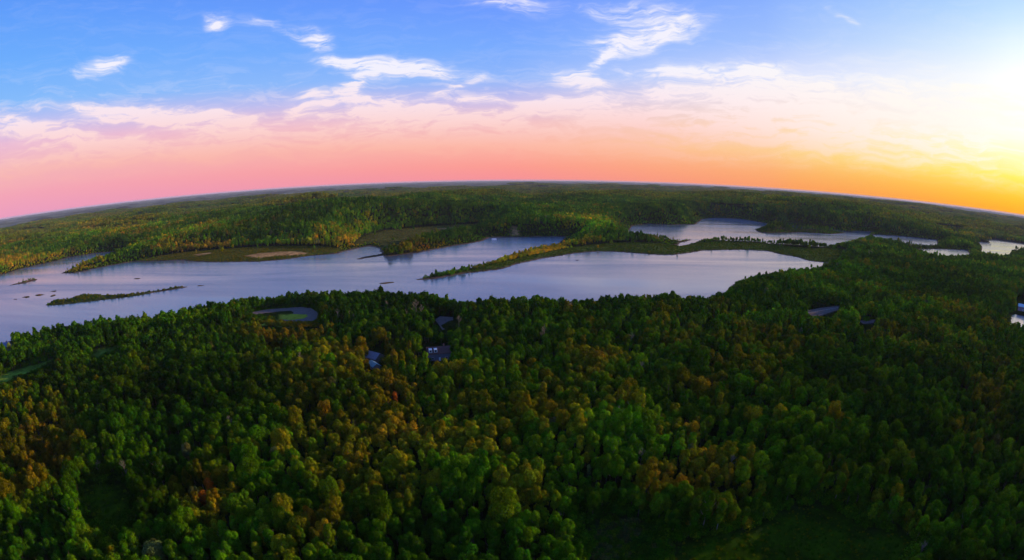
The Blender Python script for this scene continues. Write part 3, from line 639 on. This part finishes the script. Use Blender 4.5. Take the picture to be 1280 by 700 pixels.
for (a, b, rx, ry, an, wt) in CL:
    z0, e0 = azel(a, b); z1, e1 = azel(a + 6, b); z2, e2 = azel(a, b + 6); th = math.radians(an)
    # local frame of the cloud in degrees
    ux = np.array([(z1 - z0), (e1 - e0)]) / 6 * 57.2958; uy = np.array([(z2 - z0), (e2 - e0)]) / 6 * 57.2958
    A1 = ux * math.cos(th) * rx + uy * math.sin(th) * rx; A2 = -ux * math.sin(th) * ry + uy * math.cos(th) * ry
    Mi = np.linalg.inv(np.array([A1, A2]).T)
    dx = mth(nt, 'SUBTRACT', ax[0], math.degrees(z0)); dy = mth(nt, 'SUBTRACT', ax[1], math.degrees(e0))
    p_ = mth(nt, 'MULTIPLY_ADD', dx, float(Mi[0, 0]), mth(nt, 'MULTIPLY', dy, float(Mi[0, 1]))); q_ = mth(nt, 'MULTIPLY_ADD', dx, float(Mi[1, 0]), mth(nt, 'MULTIPLY', dy, float(Mi[1, 1])))
    r2 = mth(nt, 'MULTIPLY_ADD', p_, p_, mth(nt, 'MULTIPLY', q_, q_)); e_ = mth(nt, 'MULTIPLY', mth(nt, 'EXPONENT', mth(nt, 'MULTIPLY', r2, -.9)), wt)
    G = e_ if G is None else mth(nt, 'ADD', G, mth(nt, 'MULTIPLY', e_, mth(nt, 'SUBTRACT', 1.0, G, clamp=True)))
bl = mth(nt, 'MULTIPLY', mth(nt, 'SUBTRACT', ax[1], 4.4), .3); bl = mth(nt, 'MULTIPLY', mth(nt, 'EXPONENT', mth(nt, 'MULTIPLY', mth(nt, 'MULTIPLY', bl, bl), -1.0)), .32)
G = mth(nt, 'ADD', G, mth(nt, 'MULTIPLY', bl, mth(nt, 'SUBTRACT', 1.0, G, clamp=True)))
mp = N(nt, 'ShaderNodeMapping', inp={'Vector': cw, 'Rotation': (0, 0, .12), 'Scale': (.12, .85, 1)}).outputs[0]
wf = N(nt, 'ShaderNodeTexNoise', inp={'Vector': mp, 'Scale': 1.0, 'Detail': 9.0, 'Roughness': .62, 'Distortion': .4}).outputs[0]
mp = N(nt, 'ShaderNodeMapping', inp={'Vector': cw, 'Rotation': (0, 0, -.35), 'Scale': (.32, 1.35, 1)}).outputs[0]
wg = N(nt, 'ShaderNodeTexNoise', inp={'Vector': mp, 'Scale': 1.0, 'Detail': 7.0, 'Roughness': .65, 'Distortion': .6}).outputs[0]
W = mth(nt, 'ADD', mth(nt, 'MULTIPLY', wf, .55), mth(nt, 'MULTIPLY', wg, .45)); WW = mrange(nt, W, .36, .66)
b2 = mth(nt, 'MULTIPLY', mth(nt, 'SUBTRACT', ax[1], 7.6), .27); b2 = mth(nt, 'EXPONENT', mth(nt, 'MULTIPLY', mth(nt, 'MULTIPLY', b2, b2), -1.0))
thin = mth(nt, 'MULTIPLY', mrange(nt, W, .46, .62, smooth=True), mth(nt, 'MULTIPLY_ADD', b2, .42, .05))
d = mth(nt, 'ADD', mrange(nt, mth(nt, 'MULTIPLY', G, mth(nt, 'MULTIPLY_ADD', WW, 1.75, .12)), .08, .95, smooth=True), mth(nt, 'ADD', thin, mth(nt, 'MULTIPLY', mth(nt, 'MULTIPLY', mrange(nt, G, .05, 1.0), .38), mth(nt, 'MULTIPLY_ADD', WW, .9, .25))), clamp=True)
d = mth(nt, 'MULTIPLY', d, mrange(nt, EL, 1.0, 6.5)); 
cc = N(nt, 'ShaderNodeValToRGB', inp={0: mrange(nt, EL, 0, 60)}); e = cc.color_ramp.elements; e[0].color = (*lin((255, 190, 170)), 1); e[0].position = .06; e[1].color = (*lin((250, 246, 255)), 1); e[1].position = .21
e2 = e.new(.15); e2.color = (*lin((255, 232, 238)), 1)
ccw = mixc(nt, mrange(nt, AZ, 15, 55), cc.outputs[0], (1.05, 1.0, .9))
c = mixc(nt, mth(nt, 'MULTIPLY', d, .92), c, ccw)
sky = N(nt, 'ShaderNodeTexSky', sky_type='NISHITA'); sky.sun_disc = False; sky.sun_elevation = SUN_EL; sky.sun_rotation = SUN_AZ; sky.altitude = 100
c10 = N(nt, 'ShaderNodeVectorMath', operation='SCALE', inp={0: c, 'Scale': 10.0}).outputs[0]
fin = mixc(nt, .012, c10, sky.outputs[0]); nt.links.new(fin, bg.inputs[0]); bg.inputs[1].default_value = .1
L = bpy.data.lights.new('sun', 'SUN'); L.energy = 5.0; L.angle = math.radians(.6); L.color = (1, .68, .36)
lo = bpy.data.objects.new('sun', L); COL.objects.link(lo); lo.rotation_euler = Vector(sd).to_track_quat('Z', 'Y').to_euler(); lo.location = (0, 0, 300)

# ------------------------------------------------------------------ camera
cam = bpy.data.cameras.new('camera'); co_ = bpy.data.objects.new('camera', cam); COL.objects.link(co_)
right = Vector((CR, -SR * SP, -SR * CP)); up = Vector((SR, CR * SP, CR * CP)); fw = Vector((0, CP, -SP))
M = Matrix((right, up, -fw)).transposed().to_4x4(); M.translation = (0, 0, H); co_.matrix_world = M
cam.type = 'PANO'; cam.sensor_width = 36; cam.sensor_fit = 'HORIZONTAL'; cam.clip_start = .5; cam.clip_end = 120000
cy = cam; cy.panorama_type = 'FISHEYE_LENS_POLYNOMIAL'; cy.fisheye_fov = math.radians(175)
cy.fisheye_polynomial_k0 = 0; cy.fisheye_polynomial_k1 = -(1280 / 36.0) / F; cy.fisheye_polynomial_k2 = 0; cy.fisheye_polynomial_k3 = 0; cy.fisheye_polynomial_k4 = 0
sc_ = bpy.context.scene; sc_.camera = co_; sc_.render.engine = 'CYCLES'
sc_.view_settings.view_transform = 'Standard'; sc_.view_settings.look = 'None'; sc_.view_settings.gamma = 1; sc_.view_settings.exposure = 0
sc_.cycles.max_bounces = 5; sc_.cycles.diffuse_bounces = 2; sc_.cycles.volume_bounces = 1; sc_.cycles.use_denoising = True; sc_.cycles.sample_clamp_indirect = 4
